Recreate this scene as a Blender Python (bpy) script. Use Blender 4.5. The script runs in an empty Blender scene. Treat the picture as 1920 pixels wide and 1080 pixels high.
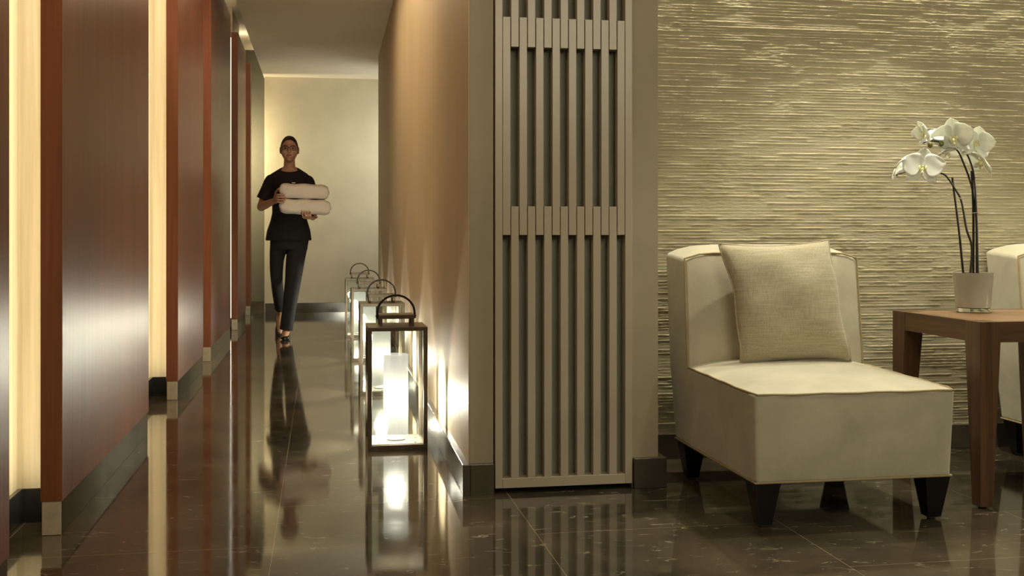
import bpy, bmesh, math, random
import numpy as np
from mathutils import Vector, Matrix, Euler

PI = math.pi
random.seed(7)
S = bpy.context.scene
COL = S.collection

# ------------------------------------------------------------------ camera
cam_data = bpy.data.cameras.new('camera')
cam = bpy.data.objects.new('camera', cam_data)
COL.objects.link(cam)
cam_data.sensor_width = 36.0
cam_data.lens = 36.0 * 2050 / 1920
cam_data.shift_y = -103.0 / 1920
cam_data.clip_start = 0.05
cam.location = (0, 0, 0.9)
cam.rotation_euler = (PI / 2, 0, -math.atan(358 / 2050))
S.camera = cam

# ------------------------------------------------------------------ world, exposure
w = bpy.data.worlds.new('world')
S.world = w
w.use_nodes = True
w.node_tree.nodes['Background'].inputs[0].default_value = (1.0, 0.85, 0.65, 1)
w.node_tree.nodes['Background'].inputs[1].default_value = 0.02
S.view_settings.view_transform = 'Standard'
S.view_settings.look = 'None'
S.view_settings.gamma = 1
S.view_settings.use_curve_mapping = False
S.view_settings.exposure = 0.35

WARM = (1.0, 0.80, 0.50)
WARMER = (1.0, 0.68, 0.38)
NEUT = (1.0, 0.92, 0.74)


def light(name, kind, loc, energy, color=WARM, size=0.1, target=None, size_y=None, spot=None, blend=0.5):
    d = bpy.data.lights.new(name, kind)
    d.energy = energy
    d.color = color
    if kind == 'AREA':
        d.size = size
        if size_y:
            d.shape = 'RECTANGLE'
            d.size_y = size_y
    else:
        d.shadow_soft_size = size
    if kind == 'SPOT':
        d.spot_size = math.radians(spot or 70)
        d.spot_blend = blend
    o = bpy.data.objects.new(name, d)
    o.location = loc
    if target is not None:
        o.rotation_euler = (Vector(target) - Vector(loc)).to_track_quat('-Z', 'Y').to_euler()
    COL.objects.link(o)
    return o


# lounge: downlight over the table, wall washers, low lamp to the right, soft added fill
LOUNGE = (1.0, 0.93, 0.70)
light('table_spot', 'SPOT', (2.25, 3.36, 2.6), 98, (1.0, 0.93, 0.74), 0.03, (2.15, 3.38, 0), spot=85, blend=0.6)
light('chair_spot', 'SPOT', (1.75, 3.75, 2.6), 19, LOUNGE, 0.04, (1.60, 3.35, 0), spot=70, blend=0.7)
for i, x in enumerate((1.30, 1.95, 2.60, 3.25)):
    light('wall_washer', 'SPOT', (x, 4.07, 2.64), 38, LOUNGE, 0.02, (x, 4.12, 0), spot=110, blend=0.9)
light('side_lamp', 'AREA', (3.95, 2.7, 1.35), 9, LOUNGE, 0.3, (1.8, 3.2, 0.4))
light('room_fill', 'AREA', (1.5, 0.3, 2.5), 42, LOUNGE, 1.6, (1.3, 3.2, 0.8))  # added fill from the camera side
# corridor: ceiling light before the visible part of the ceiling
light('corridor_light', 'AREA', (-0.1, 6.4, 2.62), 24, (1.0, 0.76, 0.45), 0.5, (-0.1, 6.4, 0), size_y=3.0)
light('corridor_spot', 'AREA', (-0.1, 2.6, 2.62), 8, (1.0, 0.76, 0.45), 0.5, (-0.1, 2.8, 0), size_y=1.5)
for yy in (3.25, 5.9, 7.6, 9.9, 11.9):
    light('cove_light', 'AREA', (-0.86, yy, 2.80), 0.8, (1.0, 0.90, 0.66), 0.08, (-0.84, yy, 3.2), size_y=0.3)
light('ceiling_fill', 'SPOT', (-0.05, 2.2, 1.2), 200, (1.0, 0.86, 0.68), 0.15, (-0.05, 8.5, 3.1), spot=34, blend=1.0)  # added unseen spot in mid-air, brightens the corridor ceiling
light('side_passage_light', 'AREA', (-1.3, 12.35, 1.9), 55, (1.0, 0.84, 0.50), 0.4, (-0.2, 12.6, 1.4))
light('end_light', 'AREA', (1.3, 11.7, 1.9), 16, (0.95, 0.96, 0.82), 0.5, (-0.1, 12.64, 1.1))


# ------------------------------------------------------------------ node helpers
def new_mat(name):
    m = bpy.data.materials.new(name)
    m.use_nodes = True
    nt = m.node_tree
    return m, nt, nt.nodes['Principled BSDF']


def N(nt, kind, **kw):
    n = nt.nodes.new(kind)
    for k, v in kw.items():
        if k.startswith('i_'):
            n.inputs[k[2:].replace('_', ' ')].default_value = v
        else:
            setattr(n, k, v)
    return n


def ramp(nt, src, stops):
    r = nt.nodes.new('ShaderNodeValToRGB')
    e = r.color_ramp.elements
    e[0].position, e[0].color = stops[0][0], (*stops[0][1], 1)
    e[1].position, e[1].color = stops[-1][0], (*stops[-1][1], 1)
    for p, c in stops[1:-1]:
        x = e.new(p)
        x.color = (*c, 1)
    nt.links.new(src, r.inputs[0])
    return r


def coords(nt, scale=(1, 1, 1), loc=(0, 0, 0), rot=(0, 0, 0), kind='Object'):
    tc = nt.nodes.new('ShaderNodeTexCoord')
    mp = nt.nodes.new('ShaderNodeMapping')
    mp.inputs['Scale'].default_value = scale
    mp.inputs['Location'].default_value = loc
    mp.inputs['Rotation'].default_value = rot
    nt.links.new(tc.outputs[kind], mp.inputs[0])
    return mp.outputs[0]


def noise(nt, vec, scale, detail=4, rough=0.55, dist=0.0):
    n = nt.nodes.new('ShaderNodeTexNoise')
    n.inputs['Scale'].default_value = scale
    n.inputs['Detail'].default_value = detail
    n.inputs['Roughness'].default_value = rough
    n.inputs['Distortion'].default_value = dist
    nt.links.new(vec, n.inputs['Vector'])
    return n.outputs['Fac']


def bump(nt, bs, src, strength, dist=0.01):
    b = nt.nodes.new('ShaderNodeBump')
    b.inputs['Strength'].default_value = strength
    b.inputs['Distance'].default_value = dist
    nt.links.new(src, b.inputs['Height'])
    nt.links.new(b.outputs[0], bs.inputs['Normal'])


def simple(name, col, rough=0.5, metal=0.0, spec=0.5, vary=0.0, nscale=8.0, bmp=0.0, sheen=0.0, coat=0.0):
    m, nt, b = new_mat(name)
    b.inputs['Roughness'].default_value = rough
    b.inputs['Metallic'].default_value = metal
    b.inputs['Specular IOR Level'].default_value = spec
    b.inputs['Sheen Weight'].default_value = sheen
    b.inputs['Coat Weight'].default_value = coat
    v = coords(nt)
    f = noise(nt, v, nscale)
    lo = tuple(c * (1 - vary) for c in col)
    hi = tuple(min(1, c * (1 + vary)) for c in col)
    r = ramp(nt, f, [(0.3, lo), (0.7, hi)])
    nt.links.new(r.outputs[0], b.inputs['Base Color'])
    if bmp:
        bump(nt, b, f, bmp)
    return m


def wood(name, dark, lite, rough, coat=0.0, axis='z', scale=1.0, spec=0.5):
    m, nt, b = new_mat(name)
    s = {'z': (60, 60, 1.6), 'x': (1.6, 60, 60), 'y': (60, 1.6, 60)}[axis]
    v = coords(nt, tuple(q * scale for q in s))
    f = noise(nt, v, 1.0, 6, 0.6, 0.3)
    v2 = coords(nt, tuple(q * scale * 0.12 for q in s))
    g = noise(nt, v2, 1.0, 2, 0.5, 0.8)
    mx = N(nt, 'ShaderNodeMath', operation='MULTIPLY_ADD')
    nt.links.new(f, mx.inputs[0])
    mx.inputs[1].default_value = 0.6
    m2 = N(nt, 'ShaderNodeMath', operation='MULTIPLY')
    nt.links.new(g, m2.inputs[0])
    m2.inputs[1].default_value = 0.4
    nt.links.new(m2.outputs[0], mx.inputs[2])
    r = ramp(nt, mx.outputs[0], [(0.34, dark), (0.66, lite)])
    nt.links.new(r.outputs[0], b.inputs['Base Color'])
    b.inputs['Roughness'].default_value = rough
    b.inputs['Specular IOR Level'].default_value = spec
    b.inputs['Coat Weight'].default_value = coat
    b.inputs['Coat Roughness'].default_value = 0.12
    bump(nt, b, f, 0.06, 0.002)
    return m


M = {}
M['mahogany'] = wood('mahogany_veneer', (0.078, 0.021, 0.009), (0.175, 0.049, 0.019), 0.33, 0.0, spec=0.26)
M['mahogany_lit'] = wood('mahogany_lit_end', (0.17, 0.052, 0.020), (0.27, 0.090, 0.038), 0.42)  # same mahogany, redder and lighter: light on the end faces put into colour
M['maple'] = wood('pale_maple', (0.46, 0.36, 0.20), (0.78, 0.68, 0.46), 0.4, scale=0.5)
M['walnut'] = wood('walnut', (0.055, 0.027, 0.012), (0.150, 0.076, 0.035), 0.35)
M['walnut_y'] = wood('walnut_along', (0.055, 0.027, 0.012), (0.150, 0.076, 0.035), 0.35, axis='y')
M['walnut_x'] = wood('walnut_across', (0.055, 0.027, 0.012), (0.150, 0.076, 0.035), 0.35, axis='x')
M['walnut_top'] = wood('walnut_top', (0.15, 0.085, 0.042), (0.28, 0.165, 0.085), 0.33, axis='x')
M['ebony'] = simple('ebonised_wood', (0.006, 0.005, 0.005), 0.3, spec=0.4)
M['slat'] = simple('beige_lacquer', (0.43, 0.375, 0.28), 0.30, vary=0.04, nscale=3)
M['backing'] = simple('grey_green_backing', (0.30, 0.30, 0.23), 0.7, vary=0.08)
M['plaster'] = simple('taupe_plaster', (0.34, 0.295, 0.205), 0.62, vary=0.07, nscale=5, bmp=0.05)
M['end_plaster'] = simple('end_wall_plaster', (0.54, 0.48, 0.35), 0.6, vary=0.09, nscale=2.5, bmp=0.03)
M['ceiling'] = simple('ceiling_paint', (0.80, 0.73, 0.62), 0.8, vary=0.02)
M['bronze'] = simple('bronze_metal', (0.17, 0.14, 0.10), 0.36, metal=0.7, vary=0.12, nscale=30)
M['dark_bronze'] = simple('dark_bronze', (0.035, 0.025, 0.018), 0.35, metal=0.5, vary=0.1)
M['lantern_floor'] = simple('lantern_floor_metal', (0.15, 0.14, 0.115), 0.35, metal=0.3, vary=0.03)
M['screw'] = simple('steel_screw', (0.25, 0.24, 0.22), 0.3, metal=0.9)
M['black_cloth'] = simple('black_uniform', (0.008, 0.008, 0.009), 0.85, vary=0.2, nscale=20, bmp=0.1)
M['black_leather'] = simple('black_shoe', (0.01, 0.009, 0.009), 0.35)
M['skin'] = simple('skin', (0.50, 0.28, 0.18), 0.5, vary=0.05)
M['hair'] = simple('dark_hair', (0.02, 0.012, 0.008), 0.45, vary=0.3, nscale=60, bmp=0.3)
M['lip'] = simple('lips', (0.30, 0.10, 0.08), 0.4)
M['eye'] = simple('eye_dark', (0.03, 0.02, 0.015), 0.2)
M['frame_black'] = simple('glasses_black', (0.01, 0.01, 0.01), 0.3)
M['silver'] = simple('silver_pin', (0.5, 0.5, 0.48), 0.25, metal=0.9)
M['towel'] = simple('white_terry', (0.80, 0.74, 0.66), 0.95, vary=0.05, nscale=140, bmp=0.5, sheen=0.3)
M['moss'] = simple('potting_bark', (0.03, 0.03, 0.012), 0.9, vary=0.5, nscale=60, bmp=0.8)
M['stem'] = simple('orchid_stem', (0.018, 0.016, 0.010), 0.4, vary=0.3, nscale=40)
M['stake'] = simple('black_stake', (0.008, 0.006, 0.006), 0.4)
M['bud'] = simple('orchid_bud', (0.16, 0.15, 0.05), 0.4, vary=0.3, nscale=60)
M['lipflower'] = simple('orchid_lip', (0.80, 0.78, 0.42), 0.5, vary=0.25, nscale=80)
M['piping'] = simple('piping_cord', (0.33, 0.26, 0.13), 0.6, vary=0.1, nscale=90)
M['brushed'] = simple('brushed_nickel', (0.66, 0.58, 0.44), 0.28, metal=0.35, vary=0.12, nscale=25)
M['passage'] = simple('passage_shade', (0.085, 0.08, 0.06), 0.6, vary=0.04)  # wall colour darkened to stand in for shade in the passage
M['tie'] = simple('clear_tie', (0.5, 0.5, 0.45), 0.3)


def velvet():
    m, nt, b = new_mat('cream_velvet')
    v = coords(nt)
    f = noise(nt, v, 5, 5, 0.6, 0.4)
    r = ramp(nt, f, [(0.3, (0.39, 0.36, 0.255)), (0.7, (0.54, 0.50, 0.375))])
    nt.links.new(r.outputs[0], b.inputs['Base Color'])
    b.inputs['Roughness'].default_value = 0.75
    b.inputs['Sheen Weight'].default_value = 0.6
    b.inputs['Sheen Roughness'].default_value = 0.4
    g = noise(nt, coords(nt), 220, 2)
    bump(nt, b, g, 0.15, 0.002)
    return m


def linen():
    m, nt, b = new_mat('linen')
    f1 = noise(nt, coords(nt, (14, 14, 420)), 1, 2)
    f2 = noise(nt, coords(nt, (420, 420, 14)), 1, 2)
    mm = N(nt, 'ShaderNodeMath', operation='ADD')
    nt.links.new(f1, mm.inputs[0])
    nt.links.new(f2, mm.inputs[1])
    h = N(nt, 'ShaderNodeMath', operation='MULTIPLY')
    nt.links.new(mm.outputs[0], h.inputs[0])
    h.inputs[1].default_value = 0.5
    r = ramp(nt, h.outputs[0], [(0.35, (0.30, 0.26, 0.17)), (0.65, (0.46, 0.41, 0.29))])
    nt.links.new(r.outputs[0], b.inputs['Base Color'])
    b.inputs['Roughness'].default_value = 0.9
    b.inputs['Sheen Weight'].default_value = 0.2
    bump(nt, b, h.outputs[0], 0.3, 0.002)
    return m


M['velvet'] = velvet()
M['linen'] = linen()


def stone(name, base, lite, rough, joints=False, flecks=True, spec=0.8):
    m, nt, b = new_mat(name)
    v = coords(nt)
    big = noise(nt, v, 1.7, 5, 0.6, 0.6)
    r = ramp(nt, big, [(0.36, base), (0.64, lite)])
    colr = r.outputs[0]
    # pale mineral flecks and hairline veins
    st = coords(nt, (3, 9, 9), rot=(0, 0, 0.5))
    fl = noise(nt, st, 3.4, 11, 0.78, 1.0)
    mask = ramp(nt, fl, [(0.585, (0, 0, 0)), (0.68, (1, 1, 1))])
    mix = N(nt, 'ShaderNodeMix', data_type='RGBA')
    nt.links.new(mask.outputs[0], mix.inputs[0])
    nt.links.new(colr, mix.inputs[6])
    mix.inputs[7].default_value = (0.42, 0.38, 0.28, 1) if flecks else (*lite, 1)
    colr = mix.outputs[2]
    if joints:
        vb = coords(nt, loc=(0.0, -0.633, 0))
        # tile rows run along the corridor: swap x and y
        sep = nt.nodes.new('ShaderNodeSeparateXYZ')
        nt.links.new(vb, sep.inputs[0])
        cmb = nt.nodes.new('ShaderNodeCombineXYZ')
        ax = N(nt, 'ShaderNodeMath', operation='ADD')
        ax.inputs[1].default_value = -2.98 + 0.633 + 0.23
        ay = N(nt, 'ShaderNodeMath', operation='ADD')
        ay.inputs[1].default_value = -0.635
        nt.links.new(sep.outputs[1], ax.inputs[0])
        nt.links.new(sep.outputs[0], ay.inputs[0])
        nt.links.new(ax.outputs[0], cmb.inputs[0])
        nt.links.new(ay.outputs[0], cmb.inputs[1])
        br = nt.nodes.new('ShaderNodeTexBrick')
        br.offset = 0.5
        br.inputs['Scale'].default_value = 1
        br.inputs['Brick Width'].default_value = 0.92
        br.inputs['Row Height'].default_value = 0.77
        br.inputs['Mortar Size'].default_value = 0.0012
        br.inputs['Mortar Smooth'].default_value = 0.3
        nt.links.new(cmb.outputs[0], br.inputs['Vector'])
        jm = N(nt, 'ShaderNodeMix', data_type='RGBA')
        nt.links.new(br.outputs['Fac'], jm.inputs[0])
        nt.links.new(colr, jm.inputs[6])
        jm.inputs[7].default_value = (0.24, 0.20, 0.13, 1)
        colr = jm.outputs[2]
    nt.links.new(colr, b.inputs['Base Color'])
    rr = N(nt, 'ShaderNodeMapRange')
    nt.links.new(noise(nt, coords(nt), 3.5, 6, 0.65, 0.5), rr.inputs[0])
    rr.inputs[1].default_value = 0.3
    rr.inputs[2].default_value = 0.75
    rr.inputs[3].default_value = rough * 0.6
    rr.inputs[4].default_value = rough * 1.7
    nt.links.new(rr.outputs[0], b.inputs['Roughness'])
    b.inputs['IOR'].default_value = 1.7
    b.inputs['Specular IOR Level'].default_value = spec
    bump(nt, b, noise(nt, coords(nt), 10, 6, 0.65), 0.018, 0.003)
    return m


M['floor'] = stone('polished_brown_marble', (0.024, 0.019, 0.012), (0.085, 0.067, 0.043), 0.06, joints=True)
M['plinth'] = stone('polished_dark_marble', (0.014, 0.015, 0.013), (0.030, 0.030, 0.026), 0.10, flecks=False, spec=0.3)
M['skirt'] = stone('skirting_marble', (0.05, 0.042, 0.030), (0.085, 0.072, 0.052), 0.12, flecks=False)


def corridor_plaster():
    m, nt, b = new_mat('polished_stucco')
    v = coords(nt, (16, 16, 0.35))
    f = noise(nt, v, 1, 4, 0.6, 0.3)
    r = ramp(nt, f, [(0.3, (0.51, 0.405, 0.265)), (0.7, (0.61, 0.50, 0.345))])
    nt.links.new(r.outputs[0], b.inputs['Base Color'])
    mr = N(nt, 'ShaderNodeMapRange')
    nt.links.new(f, mr.inputs[0])
    mr.inputs[1].default_value = 0.3
    mr.inputs[2].default_value = 0.7
    mr.inputs[3].default_value = 0.46
    mr.inputs[4].default_value = 0.62
    nt.links.new(mr.outputs[0], b.inputs['Roughness'])
    b.inputs['Specular IOR Level'].default_value = 0.4
    bump(nt, b, f, 0.05, 0.005)
    b.inputs['Anisotropic'].default_value = 0.4
    return m


M['stucco'] = corridor_plaster()


def ridged():
    m, nt, b = new_mat('ridged_stucco')
    f = noise(nt, coords(nt, (3, 3, 3)), 2, 5, 0.6)
    r = ramp(nt, f, [(0.3, (0.42, 0.37, 0.235)), (0.7, (0.50, 0.45, 0.30))])
    nt.links.new(r.outputs[0], b.inputs['Base Color'])
    b.inputs['Roughness'].default_value = 0.42
    bump(nt, b, noise(nt, coords(nt, (1, 1, 3.5)), 60, 7, 0.8), 0.8, 0.004)
    return m


M['ridged'] = ridged()


def glass_pane():
    m, nt, b = new_mat('clear_pane')
    nt.nodes.remove(b)
    out = nt.nodes['Material Output']
    tr = nt.nodes.new('ShaderNodeBsdfTransparent')
    tr.inputs[0].default_value = (0.96, 0.97, 0.95, 1)
    gl = nt.nodes.new('ShaderNodeBsdfGlossy')
    gl.inputs['Roughness'].default_value = 0.02
    fr = nt.nodes.new('ShaderNodeFresnel')
    fr.inputs[0].default_value = 1.45
    mx = nt.nodes.new('ShaderNodeMixShader')
    nt.links.new(fr.outputs[0], mx.inputs[0])
    nt.links.new(tr.outputs[0], mx.inputs[1])
    nt.links.new(gl.outputs[0], mx.inputs[2])
    nt.links.new(mx.outputs[0], out.inputs[0])
    return m


M['pane'] = glass_pane()


def emit(name, col, strength):
    m, nt, b = new_mat(name)
    b.inputs['Base Color'].default_value = (0.8, 0.8, 0.8, 1)
    b.inputs['Emission Color'].default_value = (*col, 1)
    b.inputs['Emission Strength'].default_value = strength
    return m


M['led'] = emit('led_strip', (1.0, 0.93, 0.74), 4.0)


def frosted():
    m, nt, b = new_mat('frosted_glass_tube')
    out = nt.nodes['Material Output']
    b.inputs['Base Color'].default_value = (0.07, 0.07, 0.065, 1)
    b.inputs['Roughness'].default_value = 0.35
    b.inputs['Emission Color'].default_value = (1.0, 0.96, 0.82, 1)
    b.inputs['Emission Strength'].default_value = 0.72
    tl = nt.nodes.new('ShaderNodeBsdfTranslucent')
    tl.inputs[0].default_value = (0.010, 0.010, 0.009, 1)
    mx = nt.nodes.new('ShaderNodeMixShader')
    mx.inputs[0].default_value = 0.3
    nt.links.new(b.outputs[0], mx.inputs[1])
    nt.links.new(tl.outputs[0], mx.inputs[2])
    tp = nt.nodes.new('ShaderNodeBsdfTransparent')
    m2 = nt.nodes.new('ShaderNodeMixShader')
    m2.inputs[0].default_value = 0.42
    nt.links.new(mx.outputs[0], m2.inputs[1])
    nt.links.new(tp.outputs[0], m2.inputs[2])
    nt.links.new(m2.outputs[0], out.inputs[0])
    return m


M['frosted'] = frosted()


def petal_mat():
    m, nt, b = new_mat('orchid_petal')
    out = nt.nodes['Material Output']
    b.inputs['Base Color'].default_value = (0.90, 0.91, 0.88, 1)
    b.inputs['Roughness'].default_value = 0.5
    tl = nt.nodes.new('ShaderNodeBsdfTranslucent')
    tl.inputs[0].default_value = (0.88, 0.90, 0.80, 1)
    mx = nt.nodes.new('ShaderNodeMixShader')
    mx.inputs[0].default_value = 0.35
    v = coords(nt, (1, 1, 1))
    f = noise(nt, v, 60, 3)
    bump(nt, b, f, 0.15, 0.002)
    nt.links.new(b.outputs[0], mx.inputs[1])
    nt.links.new(tl.outputs[0], mx.inputs[2])
    nt.links.new(mx.outputs[0], out.inputs[0])
    return m


M['petal'] = petal_mat()


def pot_mat():
    m, nt, b = new_mat('beige_glazed_pot')
    f = noise(nt, coords(nt), 6)
    r = ramp(nt, f, [(0.3, (0.37, 0.355, 0.28)), (0.7, (0.43, 0.41, 0.33))])
    nt.links.new(r.outputs[0], b.inputs['Base Color'])
    b.inputs['Roughness'].default_value = 0.16
    b.inputs['Coat Weight'].default_value = 0.5
    return m


M['pot'] = pot_mat()
mg, ntg, bg = new_mat('thick_clear_glass')
bg.inputs['Base Color'].default_value = (0.93, 0.95, 0.9, 1)
bg.inputs['Transmission Weight'].default_value = 1.0
bg.inputs['Roughness'].default_value = 0.02
M['thick_glass'] = mg


# ------------------------------------------------------------------ mesh helpers
class MB:
    def __init__(self):
        self.v = []
        self.f = []

    def add(self, vs, fs):
        o = len(self.v)
        self.v += [tuple(p) for p in vs]
        self.f += [tuple(i + o for i in q) for q in fs]

    def box(self, x0, x1, y0, y1, z0, z1):
        self.add([(x0, y0, z0), (x1, y0, z0), (x1, y1, z0), (x0, y1, z0), (x0, y0, z1), (x1, y0, z1), (x1, y1, z1), (x0, y1, z1)],
                 [(3, 2, 1, 0), (4, 5, 6, 7), (0, 1, 5, 4), (1, 2, 6, 5), (2, 3, 7, 6), (3, 0, 4, 7)])
        return self

    def prism(self, pts, z0, z1):
        n = len(pts)
        vs = [(x, y, z0) for x, y in pts] + [(x, y, z1) for x, y in pts]
        fs = [tuple(reversed(range(n))), tuple(range(n, 2 * n))]
        fs += [(i, (i + 1) % n, n + (i + 1) % n, n + i) for i in range(n)]
        self.add(vs, fs)
        return self

    def hexa(self, bot, top):
        self.add(list(bot) + list(top), [(3, 2, 1, 0), (4, 5, 6, 7), (0, 1, 5, 4), (1, 2, 6, 5), (2, 3, 7, 6), (3, 0, 4, 7)])
        return self

    def rings(self, rs, cap=True):
        n = len(rs[0])
        vs = [p for r in rs for p in r]
        fs = []
        for k in range(len(rs) - 1):
            for i in range(n):
                j = (i + 1) % n
                fs.append((k * n + i, k * n + j, (k + 1) * n + j, (k + 1) * n + i))
        if cap:
            fs.append(tuple(reversed(range(n))))
            fs.append(tuple((len(rs) - 1) * n + i for i in range(n)))
        self.add(vs, fs)
        return self

    def tube(self, pts, r, n=8, closed=False):
        pts = [Vector(p) for p in pts]
        m = len(pts)
        rr = r if isinstance(r, (list, tuple)) else [r] * m
        up = None
        rs = []
        for i, p in enumerate(pts):
            if closed:
                d = pts[(i + 1) % m] - pts[i - 1]
            else:
                d = pts[min(i + 1, m - 1)] - pts[max(i - 1, 0)]
            d.normalize()
            if up is None:
                up = Vector((0, 0, 1)) if abs(d.z) < 0.9 else Vector((1, 0, 0))
            a = d.cross(up)
            a.normalize()
            b = a.cross(d)
            b.normalize()
            up = b
            rs.append([p + a * rr[i] * math.cos(2 * PI * k / n) + b * rr[i] * math.sin(2 * PI * k / n) for k in range(n)])
        if closed:
            rs.append(rs[0])
        return self.rings(rs, cap=not closed)

    def lathe(self, prof, n=32, c=(0, 0, 0)):
        return self.rings([[(c[0] + r * math.cos(2 * PI * k / n), c[1] + r * math.sin(2 * PI * k / n), c[2] + z) for k in range(n)] for r, z in prof])

    def ell(self, c, r, n=20, m=12, rot=None):
        c = Vector(c)
        rs = []
        for i in range(m + 1):
            a = PI * (i + 0.001) / (m + 0.002) - PI / 2
            ring = []
            for k in range(n):
                p = Vector((r[0] * math.cos(a) * math.cos(2 * PI * k / n), r[1] * math.cos(a) * math.sin(2 * PI * k / n), r[2] * math.sin(a)))
                if rot is not None:
                    p = rot @ p
                ring.append(c + p)
            rs.append(ring)
        return self.rings(rs)

    def caps(self, p0, p1, r0, r1, n=16):
        """tapered capsule"""
        p0, p1 = Vector(p0), Vector(p1)
        d = (p1 - p0).normalized()
        up = Vector((0, 0, 1)) if abs(d.z) < 0.9 else Vector((1, 0, 0))
        a = d.cross(up).normalized()
        b = a.cross(d).normalized()
        rs = []
        st = []
        for i in range(5):
            t = PI / 2 * (i + 0.08) / 4.08
            st.append((p0 - d * r0 * math.cos(t), r0 * math.sin(t)))
        for i in range(1, 5):
            st.append((p0.lerp(p1, i / 5), r0 + (r1 - r0) * i / 5))
        for i in range(5):
            t = PI / 2 * (4 - i + 0.08) / 4.08
            st.append((p1 + d * r1 * math.cos(t), r1 * math.sin(t)))
        for c, r in st:
            rs.append([c + a * r * math.cos(2 * PI * k / n) + b * r * math.sin(2 * PI * k / n) for k in range(n)])
        return self.rings(rs)

    def build(self, name, mat, parent=None, smooth=False, bevel=0.0, seg=2, angle=35):
        me = bpy.data.meshes.new(name)
        me.from_pydata(self.v, [], self.f)
        bm = bmesh.new()
        bm.from_mesh(me)
        bmesh.ops.recalc_face_normals(bm, faces=bm.faces)
        bm.to_mesh(me)
        bm.free()
        me.materials.append(M[mat] if isinstance(mat, str) else mat)
        o = bpy.data.objects.new(name, me)
        COL.objects.link(o)
        if parent is not None:
            o.parent = parent
        if smooth or bevel:
            me.polygons.foreach_set('use_smooth', [True] * len(me.polygons))
            if smooth and not bevel:
                me.set_sharp_from_angle(angle=math.radians(angle))
        if bevel:
            md = o.modifiers.new('bevel', 'BEVEL')
            md.width = bevel
            md.segments = seg
            md.limit_method = 'ANGLE'
            md.angle_limit = math.radians(30)
            md.harden_normals = True
        return o


def tag(o, label, cat, group=None, kind=None):
    o['label'] = label
    o['category'] = cat
    if group:
        o['group'] = group
    if kind:
        o['kind'] = kind
    return o


def thing(name, label, cat, loc=(0, 0, 0), rz=0.0, group=None):
    o = bpy.data.objects.new(name, None)
    o.empty_display_size = 0.1
    COL.objects.link(o)
    o.location = loc
    o.rotation_euler = (0, 0, rz)
    return tag(o, label, cat, group)


def struct(o):
    o['kind'] = 'structure'
    return o


def copy_tree(o, parent=None):
    c = o.copy()
    COL.objects.link(c)
    if parent is not None:
        c.parent = parent
    for ch in list(o.children):
        copy_tree(ch, c)
    return c


def spath(pts, n=8):
    """Catmull-Rom through the points"""
    pts = [Vector(p) for p in pts]
    P = [pts[0] * 2 - pts[1]] + pts + [pts[-1] * 2 - pts[-2]]
    out = []
    for i in range(1, len(P) - 2):
        for k in range(n):
            t = k / n
            a, b, c, d = P[i - 1], P[i], P[i + 1], P[i + 2]
            out.append(0.5 * ((2 * b) + (c - a) * t + (2 * a - 5 * b + 4 * c - d) * t * t + (3 * b - a - 3 * c + d) * t ** 3))
    out.append(pts[-1])
    return out


# ------------------------------------------------------------------ setting
H = 2.667
fl = MB()
fl.add([(-2.2, -2.5, 0), (4.3, -2.5, 0), (4.3, 13.2, 0), (-2.2, 13.2, 0)], [(0, 1, 2, 3)])
struct(fl.build('floor', 'floor'))

struct(MB().box(-0.638, 4.3, -2.5, 13.2, H, H + 0.45).build('ceiling', 'ceiling'))
struct(MB().box(-2.2, -0.638, -2.5, 13.2, 3.02, 3.12).build('ceiling_cove', 'ceiling'))['label'] = 'raised pale ceiling cove above the wooden panels'

# left wall behind the wooden panels: pale maple wall, stepping forward behind each panel
struct(MB().box(-1.05, -0.93, -2.5, 12.42, 0.0, 3.02).build('wall_left', 'maple'))
panels = [(0.9, 2.88), (3.443, 5.10), (6.12, 7.40), (7.92, 9.60), (10.42, 11.50), (12.28, 12.42)]
jm = 0
plabels = ['dark wooden wall panel cut off by the left edge of the photo',
           'wide dark mahogany wall panel nearest the camera seen whole, with a pale stone foot',
           'mahogany wall panel just beyond the tall bright strip beside the widest panel',
           'mahogany wall panel fourth from the left edge, with no bright strip in front of it',
           'narrow mahogany wall panel standing just before the last one, its top visible below the cove',
           'farthest thin red-brown wall panel beside the corridor end wall']
for i, (a, b) in enumerate(panels):
    p = thing('wooden_wall_panel', plabels[i], 'wall panel', (-0.79, a, 0), 0, 'mahogany wall panels along the corridor')
    L = b - a
    MB().box(-0.031, 0.03, 0, L, 0.10, 2.76).build('panel_board', 'mahogany', p, bevel=0.0015, seg=1)
    MB().box(-0.028, 0.026, 0.003, L - 0.003, 0.0, 0.0995).build('stone_plinth', 'plinth', p, bevel=0.001, seg=1)
    MB().box(-0.0315, 0.0303, -0.0015, 0.003, 0.10, 2.7605).build('lit_end_face', 'mahogany_lit', p, bevel=0.0008, seg=1)  # thin end face in the lit mahogany tone
    MB().box(-0.0275, 0.0265, -0.002, 0.0028, 0.001, 0.099).build('end_plate', 'brushed', p, bevel=0.0008, seg=1)
    MB().box(-0.039, -0.0325, 0.055, min(0.12, L - 0.02), 0.11, 2.72).build('light_strip', 'led', p)
    if L > 0.4:
        jm += 1
        rv = MB().box(-0.93, -0.823, a + 0.17, b - 0.03, 0.105, 3.02).build('trim_%d' % jm, 'maple')
        struct(rv)
        rb = MB().box(-0.93, -0.823, a + 0.165, b - 0.025, 0.0, 0.105).build('baseboard_reveal_%d' % jm, 'plinth', bevel=0.002)
        struct(rb)
ys = [-2.5] + [q for a, b in panels[:5] for q in (a + 0.17, b - 0.03)] + [12.42]
for k in range(0, len(ys), 2):
    struct(MB().box(-0.93, -0.915, ys[k] + 0.001, ys[k + 1] - 0.001 if k + 1 < len(ys) else 12.4, 0.0, 0.105).build('baseboard_left_%d' % (k // 2 + 1), 'plinth', bevel=0.002))

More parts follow.
